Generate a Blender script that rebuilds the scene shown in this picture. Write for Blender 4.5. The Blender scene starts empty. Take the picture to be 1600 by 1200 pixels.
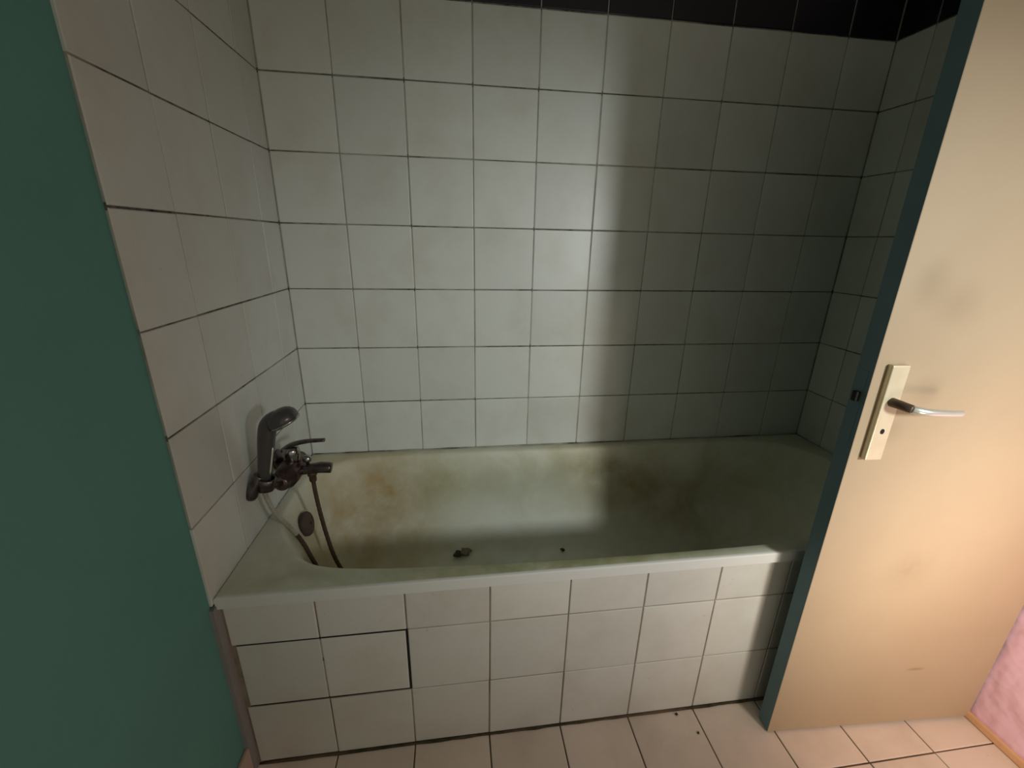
import bpy, bmesh, math, random
from mathutils import Vector, Matrix

random.seed(11)
scene = bpy.context.scene
COL = scene.collection

# ------------------------------------------------------------------ camera
cam_data = bpy.data.cameras.new('camera')
cam_data.sensor_width = 36.0
cam_data.lens = 666.132 / 1600.0 * 36.0
cam_data.clip_start = 0.02
cam = bpy.data.objects.new('camera', cam_data)
right = Vector((0.9912, -0.1307, 0.0202)).normalized()
fwd = Vector((0.1303, 0.9389, -0.3187)).normalized()
up = right.cross(fwd).normalized()
right = fwd.cross(up).normalized()
cam.matrix_world = Matrix(((right.x, up.x, -fwd.x, 0.5306),
                           (right.y, up.y, -fwd.y, -1.4893),
                           (right.z, up.z, -fwd.z, 1.2971),
                           (0, 0, 0, 1)))
COL.objects.link(cam)
scene.camera = cam

# ------------------------------------------------------------------ light
world = bpy.data.worlds.new('world')
scene.world = world
world.use_nodes = True
world.node_tree.nodes['Background'].inputs[0].default_value = (1.0, 0.93, 0.77, 1)
world.node_tree.nodes['Background'].inputs[1].default_value = 0.34


def shaded_lamp(name, loc, aim, watts, color, half_angle, radius):
    d = bpy.data.lights.new(name, 'SPOT')
    d.energy = watts
    d.color = color
    d.spot_size = math.radians(2 * half_angle)
    d.spot_blend = 1.0
    d.shadow_soft_size = radius
    o = bpy.data.objects.new(name, d)
    o.location = loc
    o.rotation_euler = (Vector(aim) - Vector(loc)).to_track_quat('-Z', 'Y').to_euler()
    COL.objects.link(o)


# light of the hall coming in from the right behind the camera, and a warm lamp beside the open door
shaded_lamp('hall_lamp', (1.94, -2.13, 1.42), (1.04, 0.0, 0.80), 82.0, (0.97, 1.0, 0.97), 31, 0.11)
shaded_lamp('warm_lamp', (1.60, -1.45, 0.62), (2.02, -0.64, 0.46), 20.5, (1.0, 0.82, 0.66), 68, 0.08)

vs = scene.view_settings
vs.view_transform = 'Standard'
vs.look = 'None'
vs.exposure = 0.0
vs.gamma = 1.0
vs.use_curve_mapping = False


# ------------------------------------------------------------------ materials
class Nodes:
    def __init__(self, name):
        self.m = bpy.data.materials.new(name)
        self.m.use_nodes = True
        self.t = self.m.node_tree
        self.b = self.t.nodes['Principled BSDF']

    def n(self, typ, **kw):
        nd = self.t.nodes.new(typ)
        for k, v in kw.items():
            if k.startswith('i_'):
                nd.inputs[k[2:]].default_value = v
            else:
                setattr(nd, k, v)
        return nd

    def l(self, a, b):
        self.t.links.new(a, b)

    def pos(self):
        return self.n('ShaderNodeNewGeometry').outputs['Position']

    def noise(self, scale, detail=4.0, rough=0.55, vec=None, distortion=0.0):
        nd = self.n('ShaderNodeTexNoise')
        nd.inputs['Scale'].default_value = scale
        nd.inputs['Detail'].default_value = detail
        nd.inputs['Roughness'].default_value = rough
        nd.inputs['Distortion'].default_value = distortion
        self.l(vec if vec is not None else self.pos(), nd.inputs['Vector'])
        return nd.outputs['Fac']

    def ramp(self, src, lo, hi, a=0.0, b=1.0):
        nd = self.n('ShaderNodeMapRange')
        nd.inputs['From Min'].default_value = lo
        nd.inputs['From Max'].default_value = hi
        nd.inputs['To Min'].default_value = a
        nd.inputs['To Max'].default_value = b
        self.l(src, nd.inputs['Value'])
        return nd.outputs['Result']

    def mix(self, fac, a, b, mode='MIX'):
        nd = self.n('ShaderNodeMix', data_type='RGBA', blend_type=mode)
        for sock, v in ((nd.inputs['Factor'], fac), (nd.inputs[6], a), (nd.inputs[7], b)):
            if hasattr(v, 'is_linked'):
                self.l(v, sock)
            elif isinstance(v, (int, float)):
                sock.default_value = v
            else:
                sock.default_value = (*v, 1.0)
        return nd.outputs[2]

    def math(self, op, a, b=0.0):
        nd = self.n('ShaderNodeMath', operation=op)
        for s, v in zip(nd.inputs, (a, b)):
            if hasattr(v, 'is_linked'):
                self.l(v, s)
            else:
                s.default_value = v
        return nd.outputs[0]

    def blob(self, center, radius, stretch=(1, 1, 1)):
        """0..1 soft patch around a point of the room (a stain with its own place)."""
        sub = self.n('ShaderNodeVectorMath', operation='SUBTRACT')
        self.l(self.pos(), sub.inputs[0])
        sub.inputs[1].default_value = center
        mul = self.n('ShaderNodeVectorMath', operation='MULTIPLY')
        self.l(sub.outputs[0], mul.inputs[0])
        mul.inputs[1].default_value = stretch
        ln = self.n('ShaderNodeVectorMath', operation='LENGTH')
        self.l(mul.outputs[0], ln.inputs[0])
        nd = self.n('ShaderNodeMapRange', interpolation_type='SMOOTHSTEP')
        nd.inputs['From Min'].default_value = radius
        nd.inputs['From Max'].default_value = 0.0
        self.l(ln.outputs['Value'], nd.inputs['Value'])
        return nd.outputs['Result']

    def color(self, sock):
        self.l(sock, self.b.inputs['Base Color'])

    def bump(self, height, strength=0.2, dist=0.01):
        bp = self.n('ShaderNodeBump')
        bp.inputs['Strength'].default_value = strength
        bp.inputs['Distance'].default_value = dist
        self.l(height, bp.inputs['Height'])
        self.l(bp.outputs[0], self.b.inputs['Normal'])

    def done(self, rough=0.5, metal=0.0, spec=None):
        if rough is not None:
            self.b.inputs['Roughness'].default_value = rough
        self.b.inputs['Metallic'].default_value = metal
        if spec is not None:
            self.b.inputs['Specular IOR Level'].default_value = spec
        return self.m


def mat_tile(name, base, grime, amount, rough=0.4):
    k = Nodes(name)
    g = k.ramp(k.noise(5.5, 6, 0.62), 0.46, 0.80, 0.0, amount)
    c = k.mix(g, base, grime)
    speck = k.ramp(k.noise(70, 3, 0.6), 0.68, 0.80, 0.0, 0.35)
    c = k.mix(speck, c, tuple(v * 0.5 for v in grime))
    rnd = k.n('ShaderNodeObjectInfo').outputs['Random']
    v = k.ramp(rnd, 0, 1, 0.93, 1.04)
    comb = k.n('ShaderNodeCombineColor')
    for i in range(3):
        k.l(v, comb.inputs[i])
    c = k.mix(1.0, c, comb.outputs[0], 'MULTIPLY')
    k.color(c)
    k.bump(k.noise(9, 2, 0.5), 0.12, 0.01)
    return k.done(rough)


def mat_grout(name, light, dark, lo=0.42, hi=0.60, upright=0.0):
    k = Nodes(name)
    g = k.ramp(k.noise(4.2, 5, 0.6), lo, hi)
    if upright:
        # bed joints hold the dirt and have gone black in places, upright joints stay paler
        sep = k.n('ShaderNodeSeparateXYZ')
        k.l(k.pos(), sep.inputs[0])
        fr = k.math('FRACT', k.math('ADD', k.math('DIVIDE', k.math('SUBTRACT', sep.outputs['Z'], 0.535), 0.2), 0.5))
        bed = k.math('LESS_THAN', k.math('ABSOLUTE', k.math('SUBTRACT', fr, 0.5)), 0.03)
        g2 = k.ramp(k.noise(3.1, 4, 0.6), 0.34, 0.54)
        g = k.math('MAXIMUM', k.math('MULTIPLY', bed, g2), k.math('MULTIPLY', g, upright))
    fine = k.ramp(k.noise(45, 3, 0.6), 0.35, 0.7, 0.6, 1.0)
    c = k.mix(k.math('MULTIPLY', g, fine), light, dark)
    k.color(c)
    k.bump(k.noise(160, 3), 0.4, 0.002)
    return k.done(0.95, spec=0.1)


def mat_paint(name, base, dark, amount=0.35, scale=3.0, rough=0.7, bump=0.15, bscale=35, bdist=0.004, bdetail=5):
    k = Nodes(name)
    g = k.ramp(k.noise(scale, 5, 0.6), 0.40, 0.78, 0.0, amount)
    k.color(k.mix(g, base, dark))
    k.bump(k.noise(bscale, bdetail, 0.55), bump, bdist)
    return k.done(rough, spec=0.25)


def mat_door():
    k = Nodes('door_cream_paint')
    g = k.ramp(k.noise(5.0, 5, 0.6), 0.42, 0.78, 0.0, 0.22)
    c = k.mix(g, (0.485, 0.375, 0.25), (0.38, 0.285, 0.18))
    wob = k.noise(28, 3, 0.6)
    for ctr, r, st, a in (((1.43, -0.775, 1.235), 0.055, (1, 1, 0.8), 0.28),
                          ((1.50, -0.78, 1.20), 0.08, (1, 1, 1.2), 0.2),
                          ((1.50, -0.78, 1.02), 0.05, (1, 1, 1), 0.18),
                          ((1.44, -0.775, 0.93), 0.05, (1, 1, 1), 0.22),
                          ((1.62, -0.78, 0.55), 0.09, (1, 1, 1), 0.08)):
        f = k.math('MULTIPLY', k.blob(ctr, r, st), k.ramp(wob, 0.3, 0.7, 0.3, a * 1.4))
        c = k.mix(f, c, (0.28, 0.20, 0.12))
    scuff = k.math('MULTIPLY', k.blob((1.754, -0.788, 0.213), 0.035, (0.95, 0, 4.2)),
                   k.ramp(wob, 0.3, 0.6, 0.5, 1.0))
    c = k.mix(scuff, c, (0.30, 0.215, 0.13))
    k.color(c)
    k.bump(k.noise(40, 4, 0.6), 0.08, 0.003)
    return k.done(0.55, spec=0.3)


def mat_enamel():
    k = Nodes('stained_tub_enamel')
    base = (0.70, 0.71, 0.59)
    g = k.ramp(k.noise(4.5, 6, 0.62, distortion=0.6), 0.44, 0.72, 0.0, 0.7)
    c = k.mix(g, base, (0.46, 0.44, 0.25))
    wob = k.ramp(k.noise(9, 5, 0.65), 0.25, 0.7, 0.15, 1.25)
    # rust under the tap and a brown patch further along the back side
    for ctr, r, st, col, a in (((0.22, -0.10, 0.36), 0.30, (0.8, 1, 0.7), (0.46, 0.33, 0.15), 0.95),
                               ((0.08, -0.34, 0.36), 0.20, (1, 1, 0.6), (0.40, 0.30, 0.17), 0.7),
                               ((0.50, -0.10, 0.42), 0.24, (0.9, 1, 1.2), (0.38, 0.37, 0.20), 0.7),
                               ((1.12, -0.10, 0.41), 0.28, (0.8, 1, 1.1), (0.34, 0.26, 0.11), 0.9),
                               ((1.40, -0.10, 0.30), 0.30, (0.7, 1, 1.1), (0.28, 0.22, 0.11), 0.6),
                               ((0.80, -0.10, 0.40), 0.22, (0.6, 1, 1.2), (0.36, 0.36, 0.22), 0.7),
                               ((0.80, -0.655, 0.55), 0.50, (0.62, 4, 4), (0.36, 0.37, 0.20), 1.3),  # rim top: olive grime, with its dimness under grazing light painted in
                               ((0.80, -0.10, 0.16), 0.40, (0.7, 1, 1), (0.74, 0.80, 0.76), 0.7)):
        f = k.math('MULTIPLY', k.math('MULTIPLY', k.blob(ctr, r, st), wob), a)
        f = k.math('MINIMUM', f, 1.0)
        c = k.mix(f, c, col)
    sep = k.n('ShaderNodeSeparateXYZ')
    k.l(k.pos(), sep.inputs[0])
    front = k.ramp(sep.outputs['Y'], -0.6805, -0.6845)     # outer lip whiter, the light on its front put into the colour
    c = k.mix(k.math('MINIMUM', k.math('MAXIMUM', front, 0.0), 1.0), c, (0.74, 0.74, 0.70))
    k.color(c)
    k.bump(k.noise(30, 4), 0.05, 0.004)
    return k.done(0.5, spec=0.3)


def mat_simple(name, col, rough=0.5, metal=0.0, var=0.0, vcol=None, vscale=30):
    k = Nodes(name)
    if var and vcol:
        k.color(k.mix(k.ramp(k.noise(vscale, 4, 0.6), 0.4, 0.7, 0, var), col, vcol))
    else:
        k.color(k.mix(k.ramp(k.noise(vscale, 3), 0.3, 0.8, 0, 0.2), col, tuple(v * 0.8 for v in col)))
    return k.done(rough, metal)


M = {}
M['tile'] = mat_tile('white_wall_tile', (0.665, 0.69, 0.65), (0.50, 0.46, 0.37), 0.5)
M['tile_apron'] = mat_tile('apron_tile', (0.70, 0.685, 0.63), (0.52, 0.46, 0.37), 0.5)
M['tile_dark'] = mat_tile('black_wall_tile', (0.006, 0.008, 0.014), (0.012, 0.014, 0.016), 0.5, 0.35)
M['tile_floor'] = mat_tile('floor_tile', (0.80, 0.68, 0.58), (0.54, 0.44, 0.35), 0.6, 0.45)
M['grout'] = mat_grout('wall_grout', (0.46, 0.45, 0.40), (0.02, 0.018, 0.015), 0.44, 0.66, 0.6)
M['grout_apron'] = mat_grout('apron_grout', (0.36, 0.30, 0.23), (0.12, 0.085, 0.055), 0.42, 0.66)
M['grout_floor'] = mat_grout('floor_grout', (0.16, 0.12, 0.085), (0.05, 0.035, 0.025))
M['teal'] = mat_paint('teal_wall_paint', (0.135, 0.335, 0.295), (0.105, 0.27, 0.24), 0.5, 2.5, 0.75, 0.25, 60)
M['pink'] = mat_paint('pink_wall_paint', (0.92, 0.62, 0.76), (0.80, 0.48, 0.62), 0.4, 6.0, 0.85, 0.8, 9, 0.03, 2.5)
M['plaster'] = mat_paint('bare_plaster', (0.29, 0.285, 0.27), (0.22, 0.215, 0.20), 0.5, 8, 0.9)
M['ceiling'] = mat_paint('ceiling_paint', (0.70, 0.69, 0.64), (0.6, 0.58, 0.52), 0.4)
M['door'] = mat_door()
M['door_edge'] = mat_paint('teal_door_edge', (0.125, 0.20, 0.22), (0.09, 0.15, 0.165), 0.5, 8, 0.6)
M['enamel'] = mat_enamel()
M['chrome'] = mat_simple('dull_chrome', (0.42, 0.42, 0.42), 0.22, 1.0, 0.7, (0.20, 0.17, 0.14), 40)
M['chrome_dark'] = mat_simple('tarnished_chrome', (0.17, 0.15, 0.15), 0.28, 1.0, 0.8, (0.07, 0.045, 0.04), 45)
M['tarnish_red'] = mat_simple('reddish_tarnish', (0.15, 0.105, 0.10), 0.3, 0.9, 0.8, (0.07, 0.035, 0.03), 40)
M['grey_plastic'] = mat_simple('grey_plastic', (0.085, 0.08, 0.08), 0.28, 0.35)
M['rust'] = mat_simple('rusty_brown', (0.085, 0.05, 0.03), 0.7, 0.2, 0.7, (0.04, 0.025, 0.012), 60)
M['hose'] = mat_simple('hose_metal', (0.55, 0.52, 0.45), 0.4, 0.6, 0.5, (0.3, 0.24, 0.17), 50)
M['overflow'] = mat_simple('rusted_cap', (0.10, 0.062, 0.055), 0.75, 0.1, 0.6, (0.055, 0.035, 0.03), 50)
M['plate'] = mat_simple('cream_metal_plate', (0.80, 0.72, 0.52), 0.35, 0.25, 0.35, (0.62, 0.50, 0.30), 25)
M['neck'] = mat_simple('dark_brown_neck', (0.16, 0.11, 0.08), 0.5, 0.5, 0.5, (0.09, 0.06, 0.045), 50)
M['lever'] = mat_simple('polished_lever', (0.80, 0.80, 0.72), 0.25, 0.55)
M['black'] = mat_simple('dark_hole', (0.01, 0.009, 0.008), 0.9)
M['skirt_wood'] = mat_simple('orange_wood', (0.78, 0.47, 0.26), 0.5, 0.0, 0.5, (0.62, 0.34, 0.17), 18)
M['skirt_pink'] = mat_simple('pinkish_skirting', (0.55, 0.40, 0.34), 0.6, 0.0, 0.4, (0.42, 0.30, 0.25), 18)
M['mould'] = mat_grout('mouldy_sealant', (0.16, 0.11, 0.07), (0.025, 0.035, 0.018), 0.38, 0.55)
M['seal_back'] = mat_grout('grey_sealant', (0.36, 0.36, 0.31), (0.05, 0.05, 0.04), 0.45, 0.58)
M['dirt'] = mat_simple('dark_dirt', (0.05, 0.042, 0.028), 0.95)
M['leaf'] = mat_simple('dry_scrap', (0.20, 0.18, 0.12), 0.9)


# ------------------------------------------------------------------ helpers
def link(name, me, mats, parent=None, smooth=False):
    o = bpy.data.objects.new(name, me)
    COL.objects.link(o)
    if mats is not None and not me.materials:
        for m in (mats if isinstance(mats, (list, tuple)) else [mats]):
            me.materials.append(M[m])
    if smooth:
        for p in me.polygons:
            p.use_smooth = True
    if parent is not None:
        o.parent = parent
    return o


def tag(o, label=None, cat=None, group=None, kind=None):
    for k, v in (('label', label), ('category', cat), ('group', group), ('kind', kind)):
        if v:
            o[k] = v
    return o


def empty(name, loc=(0, 0, 0)):
    o = bpy.data.objects.new(name, None)
    o.empty_display_size = 0.05
    o.location = loc
    COL.objects.link(o)
    return o


def mesh_from(bm, name):
    bmesh.ops.recalc_face_normals(bm, faces=bm.faces[:])
    me = bpy.data.meshes.new(name)
    bm.to_mesh(me)
    bm.free()
    return me


def add_box(bm, lo, hi, bevel=0.0, segs=2):
    r = bmesh.ops.create_cube(bm, size=1.0)
    vs_ = r['verts']
    for v in vs_:
        v.co = Vector([lo[i] + (v.co[i] + 0.5) * (hi[i] - lo[i]) for i in range(3)])
    if bevel:
        es = set()
        for v in vs_:
            es.update(v.link_edges)
        bmesh.ops.bevel(bm, geom=list(es), offset=bevel, segments=segs, profile=0.5, affect='EDGES')


def box(name, lo, hi, mats, parent=None, bevel=0.0, segs=2):
    bm = bmesh.new()
    add_box(bm, lo, hi, bevel, segs)
    return link(name, mesh_from(bm, name), mats, parent)


def catmull(pts, per, closed=False):
    pts = [Vector(p) for p in pts]
    n = len(pts)
    out = []
    rng = range(n) if closed else range(n - 1)
    for i in rng:
        g = (lambda j: pts[j % n]) if closed else (lambda j: pts[min(max(j, 0), n - 1)])
        p0, p1, p2, p3 = g(i - 1), g(i), g(i + 1), g(i + 2)
        for s in range(per):
            t = s / per
            out.append(0.5 * ((2 * p1) + (p2 - p0) * t + (2 * p0 - 5 * p1 + 4 * p2 - p3) * t * t
                              + (3 * p1 - p0 - 3 * p2 + p3) * t ** 3))
    if not closed:
        out.append(pts[-1])
    return out


def loft(bm, path, radii, seg=16, side=Vector((0, 1, 0)), mat_fn=None, ribs=False):
    """Tube along path; radii = list of (a, b): a along 'side', b across it."""
    rings = []
    n = len(path)
    for i, p in enumerate(path):
        d = (path[min(i + 1, n - 1)] - path[max(i - 1, 0)]).normalized()
        s = (side - d * side.dot(d))
        if s.length < 1e-4:
            s = Vector((1, 0, 0)) - d * d.x
        s.normalize()
        c = d.cross(s)
        a, b = radii[i] if isinstance(radii[i], (tuple, list)) else (radii[i], radii[i])
        rings.append([bm.verts.new(p + s * a * math.cos(2 * math.pi * k / seg) + c * b * math.sin(2 * math.pi * k / seg))
                      for k in range(seg)])
    for i in range(n - 1):
        for k in range(seg):
            f = bm.faces.new((rings[i][k], rings[i][(k + 1) % seg], rings[i + 1][(k + 1) % seg], rings[i + 1][k]))
            if mat_fn:
                f.material_index = mat_fn(i, n)
    for r, i in ((rings[0][::-1], 0), (rings[-1], n - 1)):
        f = bm.faces.new(r)
        if mat_fn:
            f.material_index = mat_fn(i, n)


def lathe(bm, profile, origin, axis, seg=28):
    """profile: list of (radius, height along axis)."""
    axis = Vector(axis).normalized()
    origin = Vector(origin)
    u = axis.orthogonal().normalized()
    w = axis.cross(u)
    rings = []
    for r, h in profile:
        if r < 1e-6:
            rings.append([bm.verts.new(origin + axis * h)])
        else:
            rings.append([bm.verts.new(origin + axis * h + (u * math.cos(2 * math.pi * k / seg)
                                                            + w * math.sin(2 * math.pi * k / seg)) * r)
                          for k in range(seg)])
    for a, b in zip(rings[:-1], rings[1:]):
        for k in range(seg):
            A = a[k % len(a)], a[(k + 1) % len(a)]
            B = b[k % len(b)], b[(k + 1) % len(b)]
            vs_ = []
            for v in (A[0], A[1], B[1], B[0]):
                if v not in vs_:
                    vs_.append(v)
            if len(vs_) >= 3:
                bm.faces.new(vs_)
    for r in (rings[0][::-1], rings[-1]):
        if len(r) > 2:
            bm.faces.new(r)


# tiles -------------------------------------------------------------
TILE_MESH = {}


def tile_mesh(w, h, mat, t=0.0075, c=0.0022):
    key = (round(w, 4), round(h, 4), mat)
    if key not in TILE_MESH:
        bm = bmesh.new()
        lv = []
        for z, ins in ((-t, 0.0), (-c * 0.75, 0.0), (-c * 0.2, c * 0.35), (0.0, c)):
            a, b = w / 2 - ins, h / 2 - ins
            lv.append([bm.verts.new(p) for p in ((-a, -b, z), (a, -b, z), (a, b, z), (-a, b, z))])
        for A, B in zip(lv[:-1], lv[1:]):
            for k in range(4):
                bm.faces.new((A[k], A[(k + 1) % 4], B[(k + 1) % 4], B[k]))
        bm.faces.new(lv[-1])
        me = mesh_from(bm, 'tile')
        me.materials.append(M[mat])
        TILE_MESH[key] = me
    return TILE_MESH[key]


FRAMES = {'back': Matrix(((1, 0, 0), (0, 0, -1), (0, 1, 0))),
          'left': Matrix(((0, 0, 1), (1, 0, 0), (0, 1, 0))),
          'right': Matrix(((0, 0, -1), (-1, 0, 0), (0, 1, 0))),
          'floor': Matrix(((1, 0, 0), (0, 1, 0), (0, 0, 1)))}


def put_tile(parent, side, center, w, h, mat, jit=0.0005, tilt=0.0022, name='tile'):
    o = bpy.data.objects.new(name, tile_mesh(w, h, mat))
    F = FRAMES[side]
    loc = Vector(center)
    nrm = F @ Vector((0, 0, 1))
    loc = loc + nrm * random.uniform(-jit, jit * 0.4) \
        + (F @ Vector((random.uniform(-jit, jit), random.uniform(-jit, jit), 0)))
    rot = Matrix.Rotation(random.uniform(-tilt, tilt), 3, 'X') @ Matrix.Rotation(random.uniform(-tilt, tilt), 3, 'Y')
    m4 = (F @ rot).to_4x4()
    m4.translation = loc
    o.matrix_world = m4
    COL.objects.link(o)
    o.parent = parent
    return o


# ------------------------------------------------------------------ dimensions
P = 0.2            # tile pitch
XR = 1.972         # tiled face of the right wall
XP = 1.995         # painted face of the right wall
Z0 = 0.535         # bottom of the wall tiles
YF = -2.6          # end of the floor behind the camera
ZC = 2.55          # ceiling
JW = 0.0034        # joint width
YT = -0.695        # where the side wall tiling stops
YA = -0.680        # apron face
YRE = -1.50        # the right wall ends here, the hall lies beyond


# ------------------------------------------------------------------ walls
def two_zone_wall(name, x_face_tiled, x_face_paint, x_out, y_end, paint):
    """A side wall: recessed grout bed behind the tiles, paint in front of them and above them."""
    bm = bmesh.new()
    boxes = [((x_face_tiled, YT, 0), (x_out, 0.1, 2.137), 0),
             ((x_face_paint, y_end, 0), (x_out, YT, ZC), 1),
             ((x_face_paint, YT, 2.137), (x_out, 0.1, ZC), 1)]
    for lo, hi, mi in boxes:
        l2 = [min(a, b) for a, b in zip(lo, hi)]
        h2 = [max(a, b) for a, b in zip(lo, hi)]
        before = set(bm.faces)
        add_box(bm, l2, h2)
        for f in bm.faces:
            if f not in before:
                f.material_index = mi
    return tag(link(name, mesh_from(bm, name), ['grout', paint]), kind='structure')


wall_left = two_zone_wall('wall_left', -0.0024, -0.006, -0.12, YF, 'teal')
tag(wall_left, 'white tiled left wall, painted teal in front of the bathtub')
wall_right = two_zone_wall('wall_right', XR + 0.0024, XP, XP + 0.12, YRE, 'pink')
tag(wall_right, 'right wall, tiled beside the bathtub and pink rough plaster behind the door')

bm = bmesh.new()
add_box(bm, (-0.12, 0.0024, 0), (XP + 0.12, 0.12, 2.137))
n0 = len(bm.faces)
add_box(bm, (-0.12, 0.0, 2.137), (XP + 0.12, 0.12, ZC))
bm.faces.ensure_lookup_table()
for f in bm.faces[n0:]:
    f.material_index = 1
wall_back = tag(link('wall_back', mesh_from(bm, 'wall_back'), ['grout', 'teal']), kind='structure')
tag(wall_back, 'back wall of square white tiles with a black row on top')

ceiling = tag(box('ceiling', (-0.12, YF - 0.1, ZC), (XP + 0.12, 0.12, ZC + 0.1), 'ceiling'), kind='structure')
floor = tag(box('floor', (-0.12, YF - 0.1, -0.12), (XP + 0.12, 0.12, -0.0026), 'grout_floor'), kind='structure')
tag(floor, 'beige square floor tiles with brown joints')

# tiles of the back wall: ten columns, seven white rows and a black one above
for r in range(8):
    za = Z0 + r * P
    for c in range(10):
        xa, xb = c * P, min((c + 1) * P, XR)
        w = xb - xa - JW
        put_tile(wall_back, 'back', ((xa + xb) / 2, 0, za + P / 2), w, P - JW, 'tile' if r < 7 else 'tile_dark')
# side walls: a narrow cut column in the corner, then two whole ones and a cut one
cuts = [0.0, -0.122, -0.322, -0.522, YT]
for r in range(8):
    zc = Z0 + r * P + P / 2
    mt = 'tile' if r < 7 else 'tile_dark'
    for a, b in zip(cuts[:-1], cuts[1:]):
        e = 0.0 if b == YT else JW / 2
        put_tile(wall_left, 'left', (0, (a - JW / 2 + b + e) / 2, zc), a - b - JW / 2 - e, P - JW, mt)
        put_tile(wall_right, 'right', (XR, (a - JW / 2 + b + e) / 2, zc), a - b - JW / 2 - e, P - JW, mt)
# floor tiles, their columns in line with those of the apron
rows = [YA, -0.869, -1.069, -1.269, -1.469, -1.669, -1.869, -2.069, -2.269, -2.469, YF]
for a, b in zip(rows[:-1], rows[1:]):
    for c in range(10):
        xa, xb = c * P, min((c + 1) * P, XP - 0.002)
        put_tile(floor, 'floor', ((xa + xb) / 2, (a + b) / 2, 0), xb - xa - JW, a - b - JW, 'tile_floor', 0.0004, 0.0015)

# skirtings
def skirting(name, x0, x1, ya, yb, h, mat, label, bev):
    o = box(name, (min(x0, x1), min(ya, yb), 0.0005), (max(x0, x1), max(ya, yb), h), mat, None, bev, 3)
    return tag(o, label, None, None, 'structure')


skirting('baseboard_left', -0.006, 0.004, -0.702, YF, 0.098, 'skirt_pink', 'pinkish skirting along the foot of the teal wall', 0.003)
skirting('baseboard_right', XP, XP - 0.010, -0.70, YRE, 0.027, 'skirt_wood', 'thin orange wooden skirting under the pink wall', 0.006)

# narrow strip of bare plaster where the apron meets the teal wall
tag(box('trim_1', (-0.008, -0.703, 0.0), (0.004, YA + 0.004, Z0 - 0.004), 'plaster'), kind='structure')


# ------------------------------------------------------------------ bath apron
apron = box('bath_apron', (0.004, YA + 0.0026, 0.0), (XR - 0.002, YA + 0.020, 0.519), 'grout_apron')
tag(apron, 'white tiled front panel below the bathtub rim', 'bath panel')
zrows = [(0.004, 0.2025), (0.2025, 0.4025), (0.4025, 0.519)]
panel = None
for r, (za, zb) in enumerate(zrows):
    for c in range(10):
        xa, xb = max(c * P, 0.006), min((c + 1) * P, XR - 0.002)
        if r == 1 and c < 2:
            continue
        put_tile(apron, 'back', ((xa + xb) / 2, YA, (za + zb) / 2), xb - xa - JW, zb - za - JW, 'tile_apron')
# loose inspection hatch: two tiles of the middle row with an open black gap round them
gap = box('access_panel', (0.016, YA + 0.0022, 0.2035), (0.404, YA + 0.012, 0.4045), 'black', apron)
tag(gap, 'removable hatch of two tiles with an open dark gap round it')
for c in range(2):
    xa, xb = (0.014, 0.2) if c == 0 else (0.2, 0.3965)
    put_tile(gap, 'back', ((xa + xb) / 2, YA + 0.0004, 0.3035), xb - xa - (0.0015 if c else 0.003), P - 0.0095, 'tile_apron', 0.0003, 0.001)
    # light joint between the two hatch tiles
box('joint', (0.1975, YA + 0.0012, 0.212), (0.2025, YA + 0.006, 0.396), 'grout', gap)

# mouldy bead along the floor, grey bead between tub and wall
def bead(name, a, b, r, mat, label):
    bm_ = bmesh.new()
    n = 60
    a, b = Vector(a), Vector(b)
    pts = [a.lerp(b, i / n) for i in range(n + 1)]
    loft(bm_, pts, [r * random.uniform(0.7, 1.35) for _ in pts], 8, Vector((0, 0, 1)))
    return tag(link(name, mesh_from(bm_, name), mat, None, True), label, kind='structure')


bead('trim_2', (0.012, YA - 0.0005, 0.001), (XR - 0.004, YA - 0.0005, 0.001), 0.0042, 'mould', 'mouldy dark joint between apron and floor')


# ------------------------------------------------------------------ bathtub
def rim_z(y):
    return 0.537 + 0.015 * (-y / 0.69)


# outline of the opening, seen from above (counter-clockwise from the tap end)
outline = [(0.040, -0.200), (0.036, -0.300), (0.043, -0.400), (0.073, -0.475), (0.112, -0.532), (0.150, -0.575),
           (0.205, -0.606), (0.300, -0.624), (0.45, -0.635), (0.70, -0.645), (1.00, -0.650), (1.30, -0.648),
           (1.58, -0.635), (1.72, -0.610), (1.82, -0.560), (1.885, -0.480), (1.905, -0.380), (1.905, -0.280),
           (1.885, -0.170), (1.83, -0.095), (1.74, -0.060), (1.58, -0.050), (1.30, -0.047), (1.00, -0.046),
           (0.70, -0.046), (0.45, -0.047), (0.28, -0.050), (0.16, -0.064), (0.085, -0.100), (0.052, -0.145)]
ring0 = [(p.x, p.y) for p in catmull([(x, y, 0) for x, y in outline], 5, True)]
bx0, bx1 = min(p[0] for p in ring0), max(p[0] for p in ring0)
by0, by1 = min(p[1] for p in ring0), max(p[1] for p in ring0)
OUT = (0.001, XR - 0.001, -0.690, -0.001)


def inner_ring(l, r, f, b):
    res = []
    for x, y in ring0:
        u = (x - bx0) / (bx1 - bx0)
        v = (y - by0) / (by1 - by0)
        res.append((bx0 + l + u * ((bx1 - r) - (bx0 + l)), by0 + f + v * ((by1 - b) - (by0 + f))))
    return res


def outer_ring(ins):
    x0, x1, y0, y1 = OUT[0] + ins, OUT[1] - ins, OUT[2] + ins, OUT[3] - ins
    cx, cy = (x0 + x1) / 2, (y0 + y1) / 2
    res = []
    for x, y in ring0:
        dx, dy = x - cx, y - cy
        s = min(((x1 - cx) / abs(dx)) if abs(dx) > 1e-6 else 1e9, ((y1 - cy) / abs(dy)) if abs(dy) > 1e-6 else 1e9)
        res.append([cx + dx * s, cy + dy * s])
    for X in (x0, x1):
        for Y in (y0, y1):
            i = min(range(len(res)), key=lambda q: (res[q][0] - X) ** 2 + (res[q][1] - Y) ** 2)
            res[i] = [X, Y]
    return res


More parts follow.
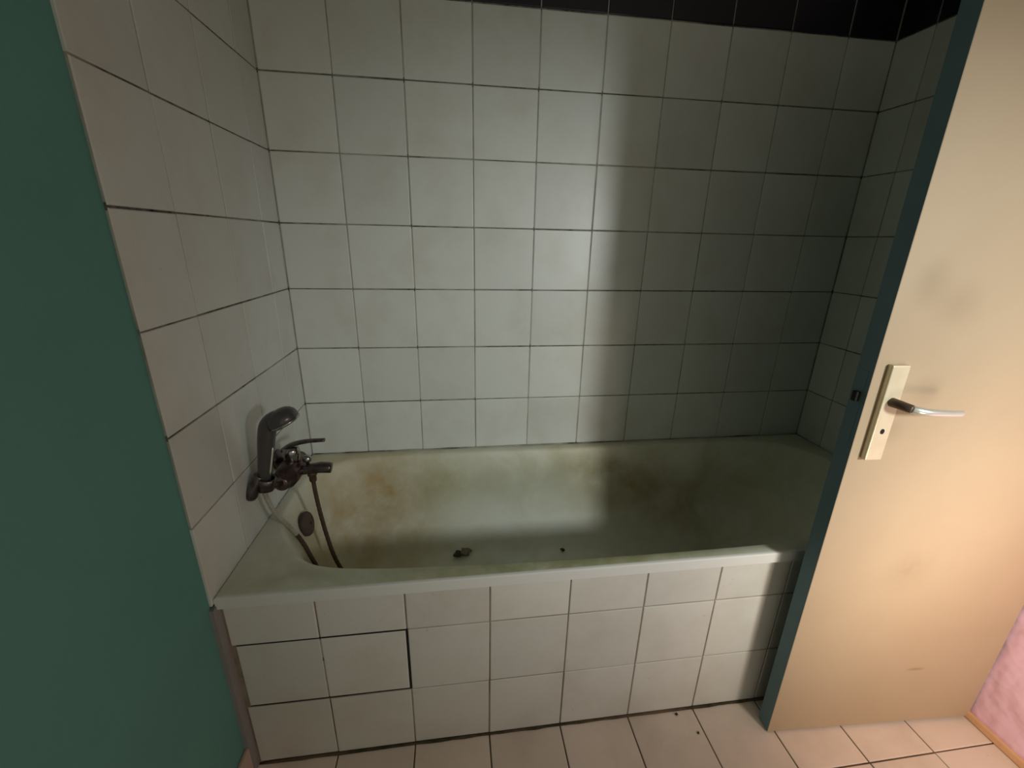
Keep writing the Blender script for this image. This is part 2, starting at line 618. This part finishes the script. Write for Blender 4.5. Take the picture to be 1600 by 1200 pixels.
levels = []       # (ring, dz or absolute z)
for ins, dz in ((0.014, -0.030), (0.0, -0.030), (0.0, -0.004), (0.0012, -0.0012), (0.004, 0.0)):
    levels.append(([(x, y, rim_z(y) + dz) for x, y in outer_ring(ins)]))
for l, r, f, b, dz in ((-0.010, -0.010, -0.010, -0.010, 0.0), (-0.004, -0.004, -0.004, -0.004, -0.0025),
                       (0.0, 0.0, 0.0, 0.0, -0.010), (0.008, 0.012, 0.006, 0.006, -0.03)):
    levels.append([(x, y, rim_z(y) + dz) for x, y in inner_ring(l, r, f, b)])
for l, r, f, b, z in ((0.030, 0.05, 0.014, 0.014, 0.46), (0.050, 0.11, 0.024, 0.024, 0.36), (0.064, 0.18, 0.036, 0.036, 0.27),
                      (0.075, 0.24, 0.052, 0.052, 0.205), (0.105, 0.29, 0.082, 0.082, 0.165), (0.15, 0.34, 0.13, 0.13, 0.150),
                      (0.30, 0.50, 0.22, 0.22, 0.146)):
    levels.append([(x, y, z) for x, y in inner_ring(l, r, f, b)])
bm = bmesh.new()
vr = [[bm.verts.new(p) for p in L] for L in levels]
N = len(ring0)
for A, B in zip(vr[:-1], vr[1:]):
    for k in range(N):
        bm.faces.new((A[k], A[(k + 1) % N], B[(k + 1) % N], B[k]))
cv = bm.verts.new((0.9, -0.345, 0.145))
for k in range(N):
    bm.faces.new((vr[-1][k], vr[-1][(k + 1) % N], cv))
tub = link('bathtub', mesh_from(bm, 'bathtub'), 'enamel', None, True)
for p_ in tub.data.polygons:
    if p_.index < 4 * N:
        p_.use_smooth = False
tag(tub, 'built-in bathtub with stained grimy white enamel behind a tiled front panel', 'bathtub')

# rusty overflow cover on the end wall below the tap
bm = bmesh.new()
oc, on_ = Vector((0.072, -0.325, 0.468)), Vector((1.0, 0.0, 0.22))
lathe(bm, [(0.036, -0.008), (0.037, 0.002), (0.034, 0.007), (0.026, 0.010), (0.010, 0.0115), (0.0, 0.012)], oc, on_)
tag(link('overflow_cover', mesh_from(bm, 'overflow_cover'), 'overflow', tub, True), 'round rusty brown overflow cover')
bm = bmesh.new()
lathe(bm, [(0.0, 0.010), (0.004, 0.0135), (0.0045, 0.015), (0.0, 0.016)], oc, on_, 12)
link('screw', mesh_from(bm, 'screw'), 'rust', tub, True)
# drain at the bottom of the tap end
bm = bmesh.new()
lathe(bm, [(0.0, 0.0), (0.018, 0.0), (0.02, 0.003), (0.032, 0.003), (0.035, 0.0), (0.035, -0.004)], (0.40, -0.345, 0.1475), (0, 0, 1))
link('drain', mesh_from(bm, 'drain'), 'chrome_dark', tub, True)

bead('trim_3', (0.010, -0.002, 0.5375), (XR - 0.010, -0.002, 0.5375), 0.0032, 'seal_back', 'worn grey sealant joint between tub rim and back tiles')


# ------------------------------------------------------------------ mixer tap
tap = empty('bath_mixer_tap', (0.0, -0.34, 0.68))


def part(name, bm_, mat, parent, smooth=True):
    o = link(name, mesh_from(bm_, name), mat, None, smooth)
    o.parent = parent
    root = parent
    while root.parent:
        root = root.parent
    if root.type == 'EMPTY':
        o.matrix_parent_inverse = Matrix.Translation(-root.location)
    return o


bm = bmesh.new()     # horizontal body between the two wall inlets
prof = [(0.0, -0.085), (0.017, -0.084), (0.020, -0.080), (0.0205, -0.062), (0.030, -0.054), (0.033, -0.026), (0.034, 0.0),
        (0.033, 0.026), (0.030, 0.044), (0.0205, 0.052), (0.020, 0.072), (0.017, 0.076), (0.0, 0.077)]
lathe(bm, prof, (0.062, -0.345, 0.668), (0, 1, 0))
body = part('body', bm, 'tarnish_red', tap)
for s in (-1, 1):
    bm = bmesh.new()
    lathe(bm, [(0.031, 0.0), (0.031, 0.004), (0.024, 0.012), (0.013, 0.016), (0.012, 0.060)], (0.0008, -0.345 + 0.062 * s, 0.668), (1, 0, 0))
    part('wall_inlet', bm, 'chrome_dark', tap)
bm = bmesh.new()     # cartridge housing on top
lathe(bm, [(0.022, 0.0), (0.022, 0.030), (0.0235, 0.034), (0.0235, 0.048), (0.020, 0.056), (0.0, 0.058)], (0.066, -0.342, 0.680), (0, 0, 1))
part('cartridge_housing', bm, 'chrome', tap)
bm = bmesh.new()     # lever
lp = catmull([(0.046, -0.342, 0.728), (0.066, -0.342, 0.741), (0.092, -0.342, 0.749), (0.122, -0.342, 0.753), (0.160, -0.342, 0.754)], 6)
loft(bm, lp, [(0.016 - 0.008 * i / len(lp), 0.0065 - 0.0018 * i / len(lp)) for i in range(len(lp))], 12, Vector((0, 1, 0)))
part('lever', bm, 'chrome_dark', tap)
bm = bmesh.new()     # flat spout
sp = [Vector((0.060, -0.342, 0.662)), Vector((0.085, -0.342, 0.663)), Vector((0.115, -0.342, 0.666)), Vector((0.140, -0.342, 0.668)),
      Vector((0.163, -0.342, 0.666)), Vector((0.169, -0.342, 0.665))]
loft(bm, sp, [(0.020, 0.017), (0.018, 0.015), (0.017, 0.014), (0.017, 0.0160), (0.0165, 0.0155), (0.0155, 0.0145)], 18)
spout = part('spout', bm, 'chrome_dark', tap)
bm = bmesh.new()     # diverter knob on the spout
lathe(bm, [(0.005, 0.0), (0.005, 0.012), (0.011, 0.014), (0.0125, 0.019), (0.0115, 0.027), (0.006, 0.031), (0.0, 0.0315)], (0.106, -0.342, 0.677), (0, 0, 1), 18)
part('diverter_knob', bm, 'chrome', tap)
bm = bmesh.new()     # hose outlet below
lathe(bm, [(0.013, 0.0), (0.013, -0.012), (0.010, -0.014), (0.010, -0.030), (0.0075, -0.034), (0.0, -0.034)], (0.114, -0.342, 0.657), (0, 0, 1), 18)
part('hose_outlet', bm, 'rust', tap)
bm = bmesh.new()     # shower holder: arm from the body to a cradle
loft(bm, catmull([(0.062, -0.400, 0.672), (0.058, -0.425, 0.676), (0.044, -0.445, 0.680), (0.028, -0.455, 0.684)], 4),
     [(0.013, 0.013)] * 13, 12, Vector((0, 0, 1)))
lathe(bm, [(0.013, -0.022), (0.0215, -0.018), (0.0225, 0.0), (0.0235, 0.014), (0.020, 0.016), (0.017, 0.010), (0.013, -0.010), (0.0, -0.012)],
      (0.040, -0.456, 0.694), (0.25, 0, 0.97), 22)
part('shower_holder', bm, 'chrome_dark', tap)
bm = bmesh.new()     # dark wall bracket below the holder
loft(bm, catmull([(0.002, -0.470, 0.655), (0.010, -0.468, 0.676), (0.022, -0.462, 0.700), (0.030, -0.458, 0.716)], 5),
     [(0.009, 0.008), (0.014, 0.012), (0.017, 0.014)] + [(0.018, 0.015)] * 13, 14, Vector((0, 1, 0)))
part('holder_bracket', bm, 'chrome_dark', tap)
tag(tap, 'tarnished chrome single-lever bath mixer with spout on the left tiled wall', 'tap')

# ------------------------------------------------------------------ hand shower
sh = empty('hand_shower', (0.040, -0.456, 0.69))
bm = bmesh.new()
hp = catmull([(0.037, -0.456, 0.700), (0.046, -0.457, 0.745), (0.055, -0.458, 0.790), (0.063, -0.458, 0.830), (0.072, -0.458, 0.858),
              (0.087, -0.458, 0.873), (0.106, -0.458, 0.878)], 6)
nr = len(hp)
rad = []
for i in range(nr):
    t = i / (nr - 1)
    w = 0.0145 + 0.0065 * math.sin(min(t * 1.6, 1) * math.pi * 0.5)
    v = w
    if t > 0.6:
        q = (t - 0.6) / 0.4
        w += 0.010 * q
        v = 0.021 * (1 - q) + 0.0145 * q
    rad.append((w, v))
loft(bm, hp, rad, 20, Vector((0, 1, 0)))
handle = part('handle', bm, 'grey_plastic', sh)
bm = bmesh.new()     # domed head, face turned down and away from the wall
hax = Vector((0.42, 0.05, -0.90)).normalized()
hc = Vector((0.105, -0.458, 0.872))
lathe(bm, [(0.0, -0.0245), (0.012, -0.0235), (0.022, -0.0205), (0.030, -0.0150), (0.0355, -0.0075), (0.0375, 0.0), (0.0375, 0.006), (0.036, 0.009), (0.0, 0.009)], hc, hax, 30)
part('head', bm, 'grey_plastic', sh)
bm = bmesh.new()
lathe(bm, [(0.033, 0.008), (0.0375, 0.008), (0.0385, 0.0115), (0.036, 0.0145), (0.032, 0.0135), (0.033, 0.008)], hc, hax, 30)
part('chrome_ring', bm, 'chrome', sh)
bm = bmesh.new()
lathe(bm, [(0.0325, 0.009), (0.0325, 0.012), (0.0, 0.0125)], hc, hax, 26)
part('spray_face', bm, 'black', sh)
bm = bmesh.new()     # pale strip added as a highlight on the handle
loft(bm, [hp[i] + Vector((0.93, -0.36, 0)) * rad[i][0] for i in range(3, 14)], [0.0012] + [0.0026] * 9 + [0.0012], 8)
part('highlight_strip', bm, 'lever', sh)
bm = bmesh.new()     # knurled hose nut
lathe(bm, [(0.0085, -0.032), (0.0115, -0.030), (0.012, 0.0), (0.010, 0.004), (0.0, 0.004)], (0.037, -0.456, 0.698), (0.2, 0, 0.98), 12)
part('hose_nut', bm, 'chrome', sh)
bm = bmesh.new()     # hose: down from the handle, a loop on the tub bottom, up to the tap
hose_pts = [(0.031, -0.456, 0.668), (0.034, -0.452, 0.640), (0.044, -0.444, 0.590), (0.066, -0.428, 0.535), (0.088, -0.415, 0.470),
            (0.105, -0.405, 0.395), (0.135, -0.40, 0.300), (0.19, -0.40, 0.205), (0.26, -0.395, 0.163), (0.33, -0.36, 0.158),
            (0.31, -0.325, 0.163), (0.235, -0.325, 0.19), (0.175, -0.335, 0.265), (0.146, -0.34, 0.340), (0.130, -0.341, 0.430),
            (0.120, -0.342, 0.520), (0.115, -0.342, 0.590), (0.114, -0.342, 0.628)]
hpz = catmull(hose_pts, 10)
loft(bm, hpz, [0.0058 + (0.0005 if i % 2 else 0.0) for i in range(len(hpz))], 10, Vector((0.3, 0.8, 0.5)), lambda i, n: 0 if i < n * 0.20 else 1)
o = part('hose', bm, ['hose', 'rust'], sh)
tag(o, 'flexible shower hose, pale above and rusty brown below')
tag(sh, 'grey hand shower upright in its holder beside the mixer tap', 'hand shower')

# ------------------------------------------------------------------ door
door = empty('door_1', (1.992, -0.8025, 0.0))
tag(door, 'cream painted door standing open in front of the tub with teal edges', None, None, 'structure')
DW, DT = 0.618, 0.040
# local frame: x from the latch edge (-DW) to the hinge (0), front face at y = 0 facing -y
bm = bmesh.new()
add_box(bm, (-DW, 0.0, 0.004), (0.0, DT, 2.0), 0.0018, 2)
for f in bm.faces:
    f.material_index = 0 if f.calc_center_median().y < 0.0006 else 1
leaf = link('leaf', mesh_from(bm, 'leaf'), ['door', 'door_edge'], door)


def dpart(name, bm_, mat, parent, smooth=True):
    return link(name, mesh_from(bm_, name), mat, parent, smooth)


HX = -DW + 0.046    # axis of the handle plate
bm = bmesh.new()
add_box(bm, (HX - 0.0200, -0.012, 0.866), (HX + 0.0190, 0.001, 1.078), 0.003, 3)
plate = dpart('handle_plate', bm, 'plate', door, False)
tag(plate, 'long cream metal backplate')
bm = bmesh.new()
lathe(bm, [(0.0042, 0.0), (0.0042, 0.0010), (0.0, 0.0010)], (HX, -0.0120, 0.934), (0, -1, 0), 14)
for v in bm.verts:
    v.co.z = 0.934 + (v.co.z - 0.934) * 1.4
dpart('keyhole', bm, 'black', plate, False)
# lever: dark brown neck out of the plate and a flat pale grip towards the hinge
lever = [(HX, -0.006, 1.000), (HX + 0.003, -0.026, 0.9995), (HX + 0.013, -0.044, 0.997), (HX + 0.034, -0.053, 0.994),
         (HX + 0.075, -0.055, 0.991), (HX + 0.116, -0.053, 0.989)]
pts = catmull(lever, 8)
cut_i = 16
bm = bmesh.new()
loft(bm, pts[:cut_i + 1], [(0.0100 - 0.0012 * i / cut_i, 0.0092 - 0.0012 * i / cut_i) for i in range(cut_i + 1)], 14, Vector((0, 0, 1)))
tag(dpart('lever_neck', bm, 'neck', door), 'dark brown neck of the door handle')
bm = bmesh.new()
gp = pts[cut_i:]
loft(bm, gp, [((0.0088 - 0.0022 * i / len(gp)), (0.0072 - 0.002 * i / len(gp))) if i < len(gp) - 1 else (0.0040, 0.0035)
              for i in range(len(gp))], 14, Vector((0, 0, 1)))
tag(dpart('lever_grip', bm, 'lever', door), 'pale polished grip')
bm = bmesh.new()     # latch plate and bolt on the edge of the leaf
add_box(bm, (-DW - 0.0008, 0.010, 0.90), (-DW + 0.002, 0.030, 1.06))
latch = dpart('latch_plate', bm, 'door_edge', door, False)
bm = bmesh.new()
add_box(bm, (-DW - 0.010, 0.014, 0.992), (-DW, 0.026, 1.014), 0.002)
dpart('latch_bolt', bm, 'black', latch, False)
for z in (0.25, 1.75):
    bm = bmesh.new()
    lathe(bm, [(0.0, 0.0), (0.007, 0.001), (0.008, 0.004), (0.008, 0.096), (0.007, 0.099), (0.0, 0.1)], (-0.004, DT + 0.006, z), (0, 0, 1), 14)
    dpart('hinge', bm, 'chrome_dark', door)
# the old door sags a little away from its hinges
door.rotation_euler = (0, -math.radians(0.42), math.radians(-3.02))
door.location.z = 0.004

# ------------------------------------------------------------------ crumbs of dirt
def clump(name, loc, r, mat, label, cat, flat=0.6, seed=1, group=None):
    rnd = random.Random(seed)
    bm_ = bmesh.new()
    bmesh.ops.create_icosphere(bm_, subdivisions=2, radius=r)
    for v in bm_.verts:
        v.co *= rnd.uniform(0.65, 1.25)
        v.co.z *= flat
    mn = min(v.co.z for v in bm_.verts)
    for v in bm_.verts:
        v.co.z -= mn
    o_ = link(name, mesh_from(bm_, name), mat)
    o_.location = loc
    o_.rotation_euler = (0, 0, rnd.uniform(0, 6))
    return tag(o_, label, cat, group)


clump('dirt_clump', (0.522, -0.150, 0.158), 0.017, 'dirt', 'dark clump of dirt lying on the tub bottom behind the rim', 'dirt', 0.5, 3)
clump('paper_scrap', (0.552, -0.140, 0.159), 0.022, 'leaf', 'pale crumpled scrap beside the dark clump in the tub', 'scrap', 0.35, 5)
clump('dirt_crumb', (0.928, -0.160, 0.154), 0.009, 'dirt', 'tiny dark crumb in the tub near the middle of the rim', 'dirt', 0.6, 7)
clump('dirt_crumb', (1.144, -0.694, 0.0005), 0.0042, 'dirt', 'brown crumb on the floor tiles close to the bath panel', 'dirt', 0.5, 9)
clump('dirt_crumb', (1.181, -0.748, 0.0005), 0.0034, 'dirt', 'brown crumb on the floor between bath panel and door', 'dirt', 0.5, 10)
